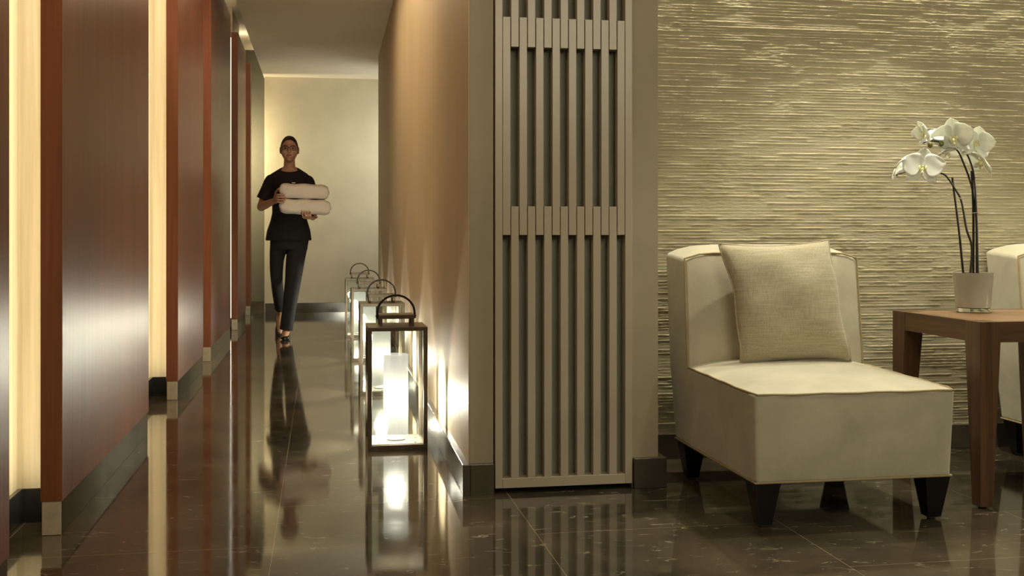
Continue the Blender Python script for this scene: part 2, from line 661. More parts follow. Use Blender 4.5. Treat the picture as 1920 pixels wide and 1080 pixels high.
# right corridor wall with the two piers framing the grille
XR0, XR1, YF = 0.505, 0.568, 3.74
struct(MB().prism([(XR0, YF), (0.5875, YF), (0.5875, 3.82), (1.084, 3.82), (1.084, YF), (1.18, YF), (1.18, 4.45), (0.9, 4.45), (0.9, 11.0), (XR1, 11.0)], 0, H).build('wall_right', 'plaster'))
# polished stucco skin on the corridor face
struct(MB().prism([(XR0 - 0.004, YF + 0.003), (XR0, YF + 0.003), (XR1, 11.0), (XR1 - 0.004, 11.0)], 0.0, H).build('wall_corridor', 'stucco'))
# textured lounge wall
YT = 4.20


def ridge_wall():
    x0, x1, z0, z1 = 1.18, 4.2, 0.1, 2.665
    nx, nz = 540, 1460
    rng = np.random.default_rng(5)
    xs = np.linspace(x0, x1, nx)
    zs = np.linspace(z0, z1, nz)

    def vn1(n, per, amp=1.0):
        pts = rng.random(int(n / per) + 3)
        t = np.arange(n) / per
        i = t.astype(int)
        f = t - i
        f = f * f * (3 - 2 * f)
        return amp * (pts[i] * (1 - f) + pts[i + 1] * f)

    def vn2(sx, sz):
        g = rng.random((int(nz / sz) + 3, int(nx / sx) + 3))
        a = np.arange(nz) / sz
        b = np.arange(nx) / sx
        i = a.astype(int)[:, None]
        j = b.astype(int)[None, :]
        f = (a - a.astype(int))[:, None]
        h = (b - b.astype(int))[None, :]
        f = f * f * (3 - 2 * f)
        h = h * h * (3 - 2 * h)
        return (g[i, j] * (1 - f) + g[i + 1, j] * f) * (1 - h) + (g[i, j + 1] * (1 - f) + g[i + 1, j + 1] * f) * h

    # courses of irregular height, each ending in a small ledge
    edges = [z0 - 0.01]
    while edges[-1] < z1 + 0.02:
        edges.append(edges[-1] + 0.0100 + 0.0045 * rng.random())
    warp = (vn2(120, 60) - 0.5) * 0.0012 + (vn2(4, 3) - 0.5) * 0.0012
    zz = zs[:, None] + warp
    idx = np.clip(np.searchsorted(edges, zz) - 1, 0, len(edges) - 2)
    ed = np.array(edges)
    fr = (zz - ed[idx]) / (ed[idx + 1] - ed[idx])
    prot = np.zeros((len(edges), nx))
    for k in range(len(edges)):
        a = vn1(nx, 12 + 22 * rng.random())
        a = np.clip((a - 0.40) * 6, 0, 1) * (0.6 + 0.4 * vn1(nx, 4))
        prot[k] = a
    cols = np.broadcast_to(np.arange(nx)[None, :], idx.shape)
    amp = 0.0012 + 0.0050 * prot[idx, cols]
    d = amp * np.clip(fr * 1.0, 0, 1) ** 0.9
    d = np.where(fr > 0.86, amp * (1 - (fr - 0.86) / 0.14) * 1.15, d)
    lump = vn2(14, 9) * vn2(30, 40)
    d += (vn2(3, 2.5) - 0.5) * 0.0024 * np.clip(vn2(40, 50) * 1.8 - 0.4, 0.25, 1)
    d += (vn2(90, 120) - 0.5) * 0.002
    V = np.zeros((nz, nx, 3))
    V[:, :, 0] = xs[None, :]
    V[:, :, 1] = YT - d
    V[:, :, 2] = zs[:, None]
    V = V.reshape(-1, 3)
    a = (np.arange(nz - 1)[:, None] * nx + np.arange(nx - 1)[None, :]).reshape(-1)
    Q = np.stack([a, a + 1, a + 1 + nx, a + nx], 1)
    me = bpy.data.meshes.new('wall_back')
    me.vertices.add(len(V))
    me.vertices.foreach_set('co', V.reshape(-1))
    me.loops.add(Q.size)
    me.loops.foreach_set('vertex_index', Q.reshape(-1).astype(np.int32))
    me.polygons.add(len(Q))
    me.polygons.foreach_set('loop_start', (np.arange(len(Q)) * 4).astype(np.int32))
    me.polygons.foreach_set('use_smooth', np.ones(len(Q), bool))
    me.update(calc_edges=True)
    me.validate()
    me.materials.append(M['ridged'])
    o = bpy.data.objects.new('wall_back', me)
    COL.objects.link(o)
    return struct(o)


ridge_wall()
struct(MB().box(0.9, 4.3, YT + 0.003, YT + 0.1, 0, H).build('wall_back_core', 'ridged'))
struct(MB().box(4.2, 4.3, -2.5, YT + 0.1, 0, H).build('wall_east', 'plaster'))
struct(MB().box(-2.2, 4.3, -2.6, -2.5, 0, 3.1).build('wall_behind', 'plaster'))
struct(MB().box(-0.63, 2.4, 12.64, 12.76, 0, H).build('wall_end', 'end_plaster'))
struct(MB().box(-2.2, 2.4, 13.0, 13.1, 0, 3.1).build('wall_passage', 'passage'))
struct(MB().box(-2.2, -2.1, -2.5, 13.0, 0, 3.1).build('wall_passage_left', 'passage'))

# skirtings
struct(MB().box(-0.62, 2.3, 12.62, 12.64, 0, 0.108).build('baseboard_end', 'skirt', bevel=0.002))
struct(MB().box(-2.1, -0.5, 12.98, 13.0, 0, 0.108).build('baseboard_passage', 'skirt'))
struct(MB().prism([(XR0 - 0.027, YF - 0.025), (XR0 - 0.001, YF - 0.025), (XR1 - 0.006, 10.98), (XR1 - 0.027, 10.98)], 0, 0.106).build('baseboard_right', 'skirt', bevel=0.002))
struct(MB().box(XR0, 0.5865, YF - 0.025, YF, 0, 0.106).build('baseboard_pier_left', 'skirt', bevel=0.002))
struct(MB().prism([(1.086, YF - 0.025), (1.205, YF - 0.025), (1.205, YT - 0.02), (1.1805, YT - 0.02), (1.1805, YF), (1.086, YF)], 0, 0.106).build('baseboard_pier_right', 'skirt', bevel=0.002))
struct(MB().box(1.21, 4.2, YT - 0.022, YT, 0, 0.1).build('baseboard_back', 'skirt', bevel=0.002))

# ------------------------------------------------------------------ grille
g = thing('slatted_grille', 'tall beige slatted grille panel set between the two plaster piers', 'grille', (0.592, 3.725, 0))
W = 0.489
fr_ = MB()
fr_.box(0, 0.0255, 0, 0.07, 0.018, 2.6)
fr_.box(W - 0.0255, W, 0, 0.07, 0.018, 2.6)
fr_.box(0.0255, W - 0.0255, 0.0, 0.07, 0.018, 0.052)
fr_.box(0.0255, W - 0.0255, 0.0, 0.07, 2.56, 2.6)
fr_.build('frame', 'slat', g, bevel=0.0012, seg=1)
MB().box(0.026, W - 0.026, 0.055, 0.065, 0.052, 2.56).build('backing_panel', 'backing', g)
pit = (W - 0.051) / 15
za, zb, zc, zd = 0.893, 0.993, 1.545, 1.648
for k in range(15):
    cx = 0.0255 + pit * (k + 0.5)
    hw = 0.0134
    if k % 2 == 0:      # middle-zone slats
        MB().box(cx - hw, cx + hw, 0.001, 0.036, za, zd).build('slat', 'slat', g, bevel=0.001, seg=1)
    else:
        MB().box(cx - hw, cx + hw, 0.0015, 0.036, 0.052, zb).build('slat', 'slat', g, bevel=0.001, seg=1)
        MB().box(cx - hw, cx + hw, 0.0015, 0.036, zc, 2.56).build('slat', 'slat', g, bevel=0.001, seg=1)

# ------------------------------------------------------------------ lounge chair


def sq_leg(cx, cy, s0, s1, h, z0=0.0):
    return MB().hexa([(cx - s1, cy - s1, z0), (cx + s1, cy - s1, z0), (cx + s1, cy + s1, z0), (cx - s1, cy + s1, z0)],
                     [(cx - s0, cy - s0, h), (cx + s0, cy - s0, h), (cx + s0, cy + s0, h), (cx - s0, cy + s0, h)])


def soft_box(fn, nu, nv, nw):
    """closed box surface sampled on a grid; fn maps (u,v,w) in 0..1 to a point"""
    mb = MB()

    def face(pf, a, b):
        vs, fs = [], []
        for i in range(a + 1):
            for j in range(b + 1):
                vs.append(fn(*pf(i / a, j / b)))
        for i in range(a):
            for j in range(b):
                fs.append((i * (b + 1) + j, (i + 1) * (b + 1) + j, (i + 1) * (b + 1) + j + 1, i * (b + 1) + j + 1))
        mb.add(vs, fs)
    face(lambda s, t: (s, t, 0), nu, nv)
    face(lambda s, t: (s, t, 1), nu, nv)
    face(lambda s, t: (s, 0, t), nu, nw)
    face(lambda s, t: (s, 1, t), nu, nw)
    face(lambda s, t: (0, s, t), nv, nw)
    face(lambda s, t: (1, s, t), nv, nw)
    return mb


def weld(o, d=0.0008):
    bm = bmesh.new()
    bm.from_mesh(o.data)
    bmesh.ops.remove_doubles(bm, verts=bm.verts, dist=d)
    bmesh.ops.recalc_face_normals(bm, faces=bm.faces)
    bm.to_mesh(o.data)
    bm.free()
    o.data.polygons.foreach_set('use_smooth', [True] * len(o.data.polygons))
    o.data.set_sharp_from_angle(angle=math.radians(50))


def soften(o, width, skip):
    """round the right-angled edges of upholstery except where two pieces meet"""
    me = o.data
    bm = bmesh.new()
    bm.from_mesh(me)
    wl = bm.edges.layers.float.get('bevel_weight_edge') or bm.edges.layers.float.new('bevel_weight_edge')
    for e in bm.edges:
        if len(e.link_faces) == 2 and e.calc_face_angle() > math.radians(50):
            if not (skip(e.verts[0].co) and skip(e.verts[1].co)):
                e[wl] = 1.0
                e.smooth = True
    bm.to_mesh(me)
    bm.free()
    md = o.modifiers.new('rounding', 'BEVEL')
    md.limit_method = 'WEIGHT'
    md.width = width
    md.segments = 4
    md.harden_normals = True


def bell(t, p=2.0):
    return max(0.0, 1 - abs(2 * t - 1) ** p)


def round_edge(t, r, L):
    """pull-in amount near 0/L ends"""
    d = min(t, 1 - t) * L
    return 0 if d >= r else r - math.sqrt(max(0, r * r - (r - d) ** 2))


def make_chair(label, loc, group):
    c = thing('slipper_chair', label, 'chair', loc, 0, group)
    w, ds, z0, z1 = 0.67, 0.60, 0.14, 0.412

    # seat block: front at y=0, rear meets the backrest at y=ds
    def seat(u, v, q):
        x = (u - 0.5) * w
        y = v * (ds + 0.04 * 0)
        z = z0 + q * (z1 - z0)
        puff = bell(u, 4) * bell(min(v, 0.5) , 4) if v < 0.5 else bell(u, 4)
        if q == 1:
            puff = bell(u, 3) * (bell(min(v, 0.5), 3) if v < 0.5 else 1)
            z += 0.030 * puff + 0.010 * v
        else:
            z += 0.010 * v * q
        if v == 0:
            y -= 0.008 * bell(u, 4) * bell(q, 3)
        x *= 1 - 0.028 * (1 - q)
        y += 0.010 * (1 - q) * (1 - v)
        rr = 0.012
        # rounded vertical front corners
        if v * ds < rr and (u in (0, 1)):
            x -= math.copysign(rr - math.sqrt(max(0, rr * rr - (rr - v * ds) ** 2)), x) * 0.6
        return (x, y, z)
    s = soft_box(seat, 20, 20, 8).build('seat', 'velvet', c)
    weld(s)
    soften(s, 0.010, lambda c: c.y > ds - 0.004)

    # backrest, reclined; its side runs flush down to the base
    def back(u, v, q):
        z = z0 + q * (0.825 - z0)
        t = (z - z0) / (0.825 - z0)
        yf = ds if z < z1 else ds + 0.045 * (z - z1) / (0.825 - z1)
        yr = 0.765 + 0.10 * t
        y = yf + (yr - yf) * v
        x = (u - 0.5) * w
        if q == 1:
            z += 0.022 * bell(u, 6) * bell(v, 2.5) + 0.018 * v
        if v == 0 and z > z1:
            y -= 0.022 * bell(u, 4) * bell((z - z1) / (0.825 - z1), 4)
        x *= 1 - 0.012 * max(0.0, (z - z1) / (0.825 - z1))
        if z < z1:
            x *= 1 - 0.028 * (z1 - z) / (z1 - z0)
        z -= 0.020 * abs(2 * u - 1) ** 9 * q ** 10
        return (x, y, z)
    b = soft_box(back, 18, 8, 18).build('backrest', 'velvet', c)
    weld(b)
    soften(b, 0.012, lambda c: c.y < ds + 0.004 and c.z < z1 + 0.012)
    # piping
    hw = w / 2
    pr = 0.0036
    wob = lambda t: 0.0012 * math.sin(t * 23)
    top = []
    for k in range(12):
        t = k / 12
        top.append((-hw + 0.003, ds - t * ds, z1 + 0.010 * (1 - t) + wob(t)))
    for k in range(13):
        t = 0.02 + 0.96 * k / 12
        top.append(((-hw + w * t), 0.001 - 0.006 * bell(t, 4), z1 - 0.001 + wob(t)))
    for k in range(1, 13):
        t = k / 12
        top.append((hw - 0.003, t * ds, z1 + 0.010 * t + wob(t)))
    MB().tube(top, pr, 8).build('seat_piping', 'piping', c, smooth=True)
    bk = []
    for k in range(9):
        t = k / 8
        zz = z1 + 0.01 + t * (0.808 - z1 - 0.01)
        bk.append((-hw * (1 - 0.012 * (0.4 + 0.6 * t)) - 0.001, ds + 0.045 * t - 0.002, zz))
    for k in range(1, 12):
        t = k / 12
        bk.append((-hw * 0.988 + w * 0.988 * t, ds + 0.043, 0.828 - 0.020 * abs(2 * t - 1) ** 9))
    for k in range(9):
        t = 1 - k / 8
        zz = z1 + 0.01 + t * (0.808 - z1 - 0.01)
        bk.append((hw * (1 - 0.012 * (0.4 + 0.6 * t)) + 0.001, ds + 0.045 * t - 0.002, zz))
    MB().tube(bk, pr, 8).build('back_piping', 'piping', c, smooth=True)
    hb = hw * 0.973
    lo = [(-hb, 0.765, z0 + 0.002), (-hb, 0.4, z0 + 0.002), (-hb + 0.002, 0.012, z0 + 0.002), (0, 0.010, z0 + 0.002), (hb - 0.002, 0.012, z0 + 0.002), (hb, 0.4, z0 + 0.002), (hb, 0.765, z0 + 0.002)]
    MB().tube(lo, 0.0034, 8).build('base_piping', 'piping', c, smooth=True)
    for sx in (-1, 1):
        for cy in (0.056, 0.715):
            cx = sx * (hw - 0.054)
            sq_leg(cx + sx * -0.0, cy, 0.042, 0.022, 0.139, 0.008).build('leg', 'ebony', c, bevel=0.002)
            MB().lathe([(0.011, 0), (0.013, 0.002), (0.013, 0.008)], 16, (cx, cy, 0)).build('glide', 'screw', c, smooth=True)
    return c


CH = (1.618, 3.12, 0)
GR = 'cream velvet slipper chairs'
ch1 = make_chair('cream velvet armless lounge chair with piping, square cushion resting on it', CH, GR)
ch2 = copy_tree(ch1)
ch2.location = (1.618 + 1.456, 3.12 + 0.19, 0)
ch2['label'] = 'cream velvet armless chair behind the wooden table, cut off by the right edge'


# cushion
def cushion():
    n = 36
    mb = MB()
    Sx, Sz, T = 0.205, 0.215, 0.062
    for side in (-1, 1):
        vs, fs = [], []
        for i in range(n + 1):
            for j in range(n + 1):
                u, v = -1 + 2 * i / n, -1 + 2 * j / n
                pin = 0.075
                x = Sx * u * (1 - pin * (1 - v * v) ** 1.0 * abs(u) ** 2 + 0.02)
                z = Sz * v * (1 - pin * (1 - u * u) * abs(v) ** 2 + 0.02)
                th = (max(0, 1 - u ** 2) ** 0.42) * (max(0, 1 - v ** 2) ** 0.42)
                th *= 1 + 0.05 * math.sin(5 * u + 3 * v) + 0.03 * math.sin(9 * v - 4 * u)
                # small pucker folds at the corners
                ed = (abs(u) * abs(v)) ** 3
                th += 0.10 * ed * math.sin(14 * (u - v)) * (1 - max(abs(u), abs(v)) ** 8)
                y = side * T * th
                x += -0.13 * z + 0.004 * math.sin(6 * v)
                z += 0.03 * x
                y += 0.02 * (z / Sz) ** 2
                vs.append((x, y, z))
        for i in range(n):
            for j in range(n):
                fs.append((i * (n + 1) + j, (i + 1) * (n + 1) + j, (i + 1) * (n + 1) + j + 1, i * (n + 1) + j + 1))
        mb.add(vs, fs)
    t = thing('square_cushion', 'square pale linen cushion leaning on the backrest of the lounge chair', 'cushion', (1.622, 3.635, 0.655))
    t.rotation_euler = (math.radians(-7), 0, 0)
    o = mb.build('cushion_cover', 'linen', t)
    weld(o, 0.0005)
    o.data.polygons.foreach_set('use_smooth', [True] * len(o.data.polygons))
    pts = []
    for k in range(4):
        for i in range(24):
            s = -1 + 2 * i / 24
            u, v = [(s, -1), (1, s), (-s, 1), (-1, -s)][k]
            x = Sx * u * (1 - 0.075 * (1 - v * v) * abs(u) ** 2 + 0.02)
            z = Sz * v * (1 - 0.075 * (1 - u * u) * abs(v) ** 2 + 0.02)
            x += -0.13 * z + 0.004 * math.sin(6 * v)
            z += 0.03 * x
            pts.append((x, 0.02 * (z / Sz) ** 2, z))
    MB().tube(pts, 0.003, 6, closed=True).build('seam', 'linen', t, smooth=True)


cushion()

# ------------------------------------------------------------------ side table
TX0, TX1, TY0, TY1, TZ = 2.115, 2.705, 3.246, 3.80, 0.61
tb = thing('side_table', 'square walnut side table with tapered legs holding the orchid', 'table', ((TX0 + TX1) / 2, (TY0 + TY1) / 2, 0))
hx, hy = (TX1 - TX0) / 2, (TY1 - TY0) / 2
lw, ld = 0.074, 0.086
ap = 0.068
MB().box(-hx + 0.0265, hx - 0.0265, -hy + 0.0265, hy - 0.0265, TZ - 0.024, TZ - 0.0003).build('table_top', 'walnut_top', tb, bevel=0.0008, seg=1)
MB().box(-hx + 0.0015, -hx + 0.026, -hy + ld, hy - ld, TZ - ap, TZ - 0.0004).build('apron', 'walnut_y', tb)
MB().box(hx - 0.026, hx - 0.0015, -hy + ld, hy - ld, TZ - ap, TZ - 0.0004).build('apron', 'walnut_y', tb)
MB().box(-hx + lw, hx - lw, -hy + 0.0015, -hy + 0.026, TZ - ap, TZ - 0.0004).build('apron', 'walnut_x', tb)
MB().box(-hx + lw, hx - lw, hy - 0.026, hy - 0.0015, TZ - ap, TZ - 0.0004).build('apron', 'walnut_x', tb)
for sx in (-1, 1):
    for sy in (-1, 1):
        ox, oy = sx * hx, sy * hy
        z0 = 0.006
        lt = []
        for (zz, a, b) in ((z0, 0.046, 0.046), (TZ - ap, lw, ld), (TZ, lw, ld)):
            lt.append([(ox, oy, zz), (ox - sx * a, oy, zz), (ox - sx * a, oy - sy * b, zz), (ox, oy - sy * b, zz)])
        MB().rings(lt).build('leg', 'walnut', tb, bevel=0.0012, seg=1)
        MB().lathe([(0.012, 0), (0.012, 0.006)], 12, (ox - sx * 0.022, oy - sy * 0.022, 0)).build('foot_pad', 'ebony', tb)

# ------------------------------------------------------------------ potted orchid
yaw = -math.atan(358 / 2050)
PO = (2.355, 3.655, TZ)
po = thing('potted_orchid', 'white moth orchid in a beige glass pot on the walnut table', 'plant', PO, yaw)
MB().lathe([(0.055, 0.017), (0.0610, 0.019), (0.0640, 0.05), (0.0718, 0.142), (0.0722, 0.1455), (0.070, 0.1455), (0.0675, 0.140), (0.0660, 0.126), (0.002, 0.125)], 48).build('pot', 'pot', po, smooth=True, angle=60)
MB().lathe([(0.0570, 0.0), (0.0600, 0.002), (0.0612, 0.0165), (0.002, 0.0166)], 48).build('glass_base', 'thick_glass', po, smooth=True)
mo = MB().lathe([(0.064, 0.120), (0.062, 0.134), (0.03, 0.139), (0.001, 0.141)], 24).build('bark', 'moss', po, smooth=True)
mob = MB()
for k in range(26):
    a, r = random.random() * 6.28, 0.055 * random.random() ** 0.5
    mob.ell((r * math.cos(a), r * math.sin(a), 0.138), (0.010, 0.007, 0.006), 8, 5)
mob.build('bark_chips', 'moss', po, smooth=True)['kind'] = 'stuff'

K = 4.0 / 2050 * 1.005


def OP(px, py, dy=0.0):
    """plant-local point: metres right of and above the pot's foot"""
    return Vector(((px - 1829.5) * K, dy, (586 - py) * K))


def stem(pts, r0, r1, name='flower_stem', mat='stem'):
    P = spath(pts, 6)
    n = len(P)
    return MB().tube(P, [r0 + (r1 - r0) * i / (n - 1) for i in range(n)], 8).build(name, mat, po, smooth=True)


stem([OP(1822, 520, -0.005), OP(1825, 465, -0.005), OP(1813, 430, -0.015), OP(1805, 380, -0.01), OP(1794, 358, -0.01), OP(1780, 338, -0.015), OP(1768, 328, -0.02), OP(1752, 326, -0.02), OP(1735, 322, 0.0), OP(1712, 322, 0.005), OP(1690, 328, 0.01), OP(1677, 331, 0.01)], 0.0045, 0.0018)
stem([OP(1838, 520, 0.01), OP(1838, 465, 0.012), OP(1837, 410, 0.012), OP(1832, 370, 0.01), OP(1825, 340, 0.01), OP(1812, 308, 0.005), OP(1800, 285, 0.0), OP(1785, 275, 0.0), OP(1768, 268, 0.005), OP(1750, 266, 0.005), OP(1735, 270, 0.0)], 0.005, 0.0018)
stem([OP(1829, 520, 0.0), OP(1829, 400, 0.0), OP(1826, 322, 0.0)], 0.0045, 0.0045, 'stake', 'stake')
stem([OP(1835, 520, -0.012), OP(1833, 400, -0.008), OP(1829, 330, -0.004), OP(1818, 292, 0.0), OP(1810, 283, 0.0)], 0.0042, 0.003)
stem([OP(1812, 520, 0.006), OP(1803, 430, 0.006), OP(1791, 334, 0.006)], 0.0042, 0.0042, 'stake', 'stake')
MB().tube([OP(1824, 401, -0.002), OP(1833, 400, -0.016), OP(1841, 402, -0.004)], 0.0016, 6).build('plant_tie', 'tie', po, smooth=True)
MB().tube([OP(1797, 372, 0.0), OP(1801, 373, -0.02), OP(1805, 377, -0.006)], 0.0016, 6).build('plant_tie', 'tie', po, smooth=True)
for (px, py, r) in ((1746, 274, 0.0095), (1767, 272, 0.009), (1684, 329, 0.005)):
    MB().ell(OP(px, py, -0.012), (r, r, r * 1.15), 14, 8).build('flower_bud', 'bud', po, smooth=True)


def petal(mb, ang, length, width, tipr, cup, base=0.006, twist=0.0, fold=0.0, yoff=0.0):
    """petal lying in the XZ plane pointing along angle ang, cupped towards -Y"""
    nu, nv = 12, 10
    for side in (0,):
        vs, fs = [], []
        for i in range(nu + 1):
            t = i / nu
            prof = (math.sin(PI * min(1, t ** tipr)) ** 0.62 if 0 < t < 1 else 0.02)
            hw = width / 2 * max(prof, 0.03)
            for j in range(nv + 1):
                s = -1 + 2 * j / nv
                a = base + length * t
                b = hw * s
                y = -cup * (t ** 2) * length - fold * (1 - abs(s)) * 0 + fold * s * s * hw
                y += 0.0025 * math.sin(7 * t + 4 * s) * t + yoff
                y += twist * s * hw * t
                vs.append((a * math.cos(ang) - b * math.sin(ang), y, a * math.sin(ang) + b * math.cos(ang)))
        for i in range(nu):
            for j in range(nv):
                fs.append((i * (nv + 1) + j, (i + 1) * (nv + 1) + j, (i + 1) * (nv + 1) + j + 1, i * (nv + 1) + j + 1))
        mb.add(vs, fs)


def flower(loc, size, rot, cup=0.15):
    s = size
    mb = MB()
    R = math.radians
    petal(mb, R(90), 0.50 * s, 0.46 * s, 0.8, cup * 1.2, yoff=0.002)          # dorsal sepal
    petal(mb, R(225), 0.48 * s, 0.36 * s, 0.8, cup, yoff=0.002)
    petal(mb, R(315), 0.48 * s, 0.36 * s, 0.8, cup, yoff=0.002)
    petal(mb, R(16), 0.54 * s, 0.66 * s, 0.62, cup * 1.3, fold=-0.12, yoff=-0.003)
    petal(mb, R(164), 0.54 * s, 0.66 * s, 0.62, cup * 1.3, fold=-0.12, yoff=-0.003)
    f = mb.build('flower', 'petal', po)
    f.data.polygons.foreach_set('use_smooth', [True] * len(f.data.polygons))
    so = f.modifiers.new('thickness', 'SOLIDIFY')
    so.thickness = 0.0009
    f.location = loc
    f.rotation_euler = tuple(R(a) for a in rot)
    lb = MB()
    q = s / 0.12
    lb.ell((0, -0.007 * q, 0.003 * q), (0.0035 * q, 0.007 * q, 0.004 * q), 12, 8)
    lb.ell((0, -0.012 * q, -0.009 * q), (0.0045 * q, 0.008 * q, 0.008 * q), 12, 8)
    lb.ell((0, -0.016 * q, -0.019 * q), (0.0035 * q, 0.005 * q, 0.007 * q), 12, 8)
    for sx in (-1, 1):
        lb.ell((sx * 0.009 * q, -0.010 * q, -0.003 * q), (0.0022 * q, 0.007 * q, 0.0085 * q), 10, 6, Euler((0.3, 0, sx * 0.5)).to_matrix())
    lb.build('flower_lip', 'lipflower', f, smooth=True)
    return f


flower(OP(1729, 317, -0.03), 0.135, (-8, 5, -22), 0.10)
flower(OP(1683, 318, 0.0), 0.088, (25, -10, 65), 0.35)
flower(OP(1738, 252, 0.0), 0.085, (15, -5, -78), 0.30)
flower(OP(1757, 254, 0.015), 0.090, (50, 10, 150), 0.25)
flower(OP(1790, 260, -0.02), 0.135, (14, -6, -38), 0.22)
flower(OP(1831, 270, -0.025), 0.115, (16, 10, -30), 0.30)
flower(OP(1783, 285, 0.02), 0.085, (62, 0, 20), 0.25)
flower(OP(1842, 306, -0.015), 0.115, (40, 18, -62), 0.32)

# ------------------------------------------------------------------ lanterns


def make_lantern(label, loc):
    L = thing('floor_lantern', label, 'lantern', loc, 0, 'metal lanterns along the corridor wall')
    s, h, b = 0.1235, 0.510, 0.017
    f = MB()
    for sx in (-1, 1):
        for sy in (-1, 1):
            x0, x1 = sorted((sx * s, sx * (s - b)))
            y0, y1 = sorted((sy * s, sy * (s - b)))
            f.box(x0, x1, y0, y1, 0.022, h - 0.016)
    f.box(-s, s, -s, s, 0.0, 0.022)
    f.box(-s, s, -s, s, h - 0.016, h)
    f.build('frame', 'bronze', L, bevel=0.001, seg=1)
    MB().box(-s + b, s - b, -s + b, s - b, 0.0222, 0.0245).build('floor_plate', 'lantern_floor', L)
    g_ = 0.0015
    i = s - b
    for k, (x0, x1, y0, y1) in enumerate(((-i, i, -s + 0.007, -s + 0.009), (-i, i, s - 0.009, s - 0.007), (-s + 0.007, -s + 0.009, -i, i), (s - 0.009, s - 0.007, -i, i))):
        MB().box(x0, x1, y0, y1, 0.023, h - 0.017).build('glass_pane', 'pane', L)
    # raised cap on two blocks, with hoop handle
    for sx in (-1, 1):
        for sy in (-1, 1):
            c = MB()
            c.box(sx * 0.066 - 0.006, sx * 0.066 + 0.006, sy * 0.062 - 0.006, sy * 0.062 + 0.006, h, h + 0.030)
            c.build('cap_post', 'bronze', L)
    MB().box(-0.074, 0.074, -0.066, 0.066, h + 0.030, h + 0.047).build('cap', 'bronze', L, bevel=0.001, seg=1)
    hr = 0.079
    pts = []
    zc = h + 0.050
    rs = []
    for k in range(33):
        a = PI * k / 32
        ring = []
        for (dr, dy) in ((-0.0045, -0.010), (0.0045, -0.010), (0.0045, 0.010), (-0.0045, 0.010)):
            ring.append(((hr + dr) * math.cos(a), dy, zc + (hr + dr) * math.sin(a) * 0.96))
        rs.append(ring)
    down = [[(p[0], p[1], zc - 0.022) for p in rs[0]]]
    down2 = [[(p[0], p[1], zc - 0.022) for p in rs[-1]]]
    MB().rings(down + rs + down2).build('handle', 'dark_bronze', L, smooth=True)
    for sx in (-1, 1):
        MB().tube([(sx * 0.070, 0, zc - 0.012), (sx * 0.086, 0, zc - 0.012)], 0.004, 10).build('handle_rivet', 'dark_bronze', L, smooth=True)
    # frosted tube
    r, z0, z1 = 0.0525, 0.030, 0.385
    MB().rings([[(q * math.cos(2 * PI * k / 40), q * math.sin(2 * PI * k / 40), z) for k in range(40)] for q, z in ((0.03, z0), (r - 0.003, z0), (r, z0 + 0.003), (r, z0 + 0.12), (r, z0 + 0.24), (r, z1), (r - 0.002, z1 + 0.001), (r - 0.004, z1))], cap=False).build('frosted_tube', 'frosted', L, smooth=True)
    MB().lathe([(0.04, 0.0246), (0.04, 0.030)], 24).build('lamp_holder', 'lantern_floor', L)
    for (x, y) in ((-0.075, -0.085), (0.075, -0.085), (0.085, 0.02), (-0.085, 0.02), (0.0, -0.09)):
        MB().lathe([(0.0035, 0.0245), (0.0035, 0.027), (0.001, 0.0278)], 10, (x, y, 0)).build('screw_head', 'screw', L)
    lp = bpy.data.lights.new('lamp', 'POINT')
    lp.energy = 33.0
    lp.color = (1.0, 0.94, 0.78)
    lp.shadow_soft_size = 0.035
    lo = bpy.data.objects.new('lamp', lp)
    COL.objects.link(lo)
    lo.parent = L
    lo.location = (0, 0, 0.19)
    return L


l1 = make_lantern('nearest bronze glass lantern, in front of the row, with frosted glowing tube', (0.313, 4.66, 0))
lspecs = [((0.335, 6.21, 0), 'second bronze lantern from the camera, directly behind the nearest one'),
          ((0.332, 7.83, 0), 'third bronze lantern from the camera, second from the far end of the row'),
          ((0.330, 9.60, 0), 'farthest bronze lantern of the row along the corridor wall')]
for loc, lb in lspecs:
    c = copy_tree(l1)
    c.location = loc
    c['label'] = lb


# ------------------------------------------------------------------ towels
TO = Vector((-0.268, 9.60, 0))


def towel(name, label, c, L, D, T, tilt, seed):
    rn = random.Random(seed)
    nu, nv = 30, 40
    rs = []
    for i in range(nu + 1):
        t = i / nu
        e = abs(2 * t - 1)
        k = (1 - e ** 7) ** 0.38 if e < 1 else 0.05
        k = max(k, 0.06)
        x = (t - 0.5) * L
        ring = []
        for j in range(nv):
            a = 2 * PI * j / nv
            ca, sa = math.cos(a), math.sin(a)
            p = 0.50
            y = D / 2 * math.copysign(abs(ca) ** p, ca) * (0.75 + 0.25 * k)
            z = T / 2 * math.copysign(abs(sa) ** p, sa) * k
            # folded layers show as grooves on the front
            groove = 0.010 * math.exp(-((z - 0.006 * math.sin(x * 18 + seed)) / 0.006) ** 2) if ca < 0 else 0
            y += groove
            y += 0.004 * math.sin(x * 26 + z * 50 + seed)
            z += 0.005 * math.sin(x * 12) + 0.003 * math.sin(x * 37 + a)
            ring.append((x, y, z))
        rs.append(ring)
    o = MB().rings(rs).build(name, 'towel', None, smooth=True, angle=80)
    o.location = TO + Vector(c)
    o.rotation_euler = (0, math.radians(tilt), math.radians(2))
    return tag(o, label, 'towel', 'folded white towels carried by the woman')


towel('folded_towel', 'upper folded white towel of the two the woman carries', (0.128, -0.285, 1.247), 0.415, 0.24, 0.126, 4.0, 1)
towel('folded_towel', 'lower folded white towel, resting on her hands under the other one', (0.136, -0.285, 1.119), 0.43, 0.25, 0.126, 4.0, 3)

# ------------------------------------------------------------------ person
pe = thing('person', 'person in black tunic and trousers walking, carrying folded white towels', 'person', TO)


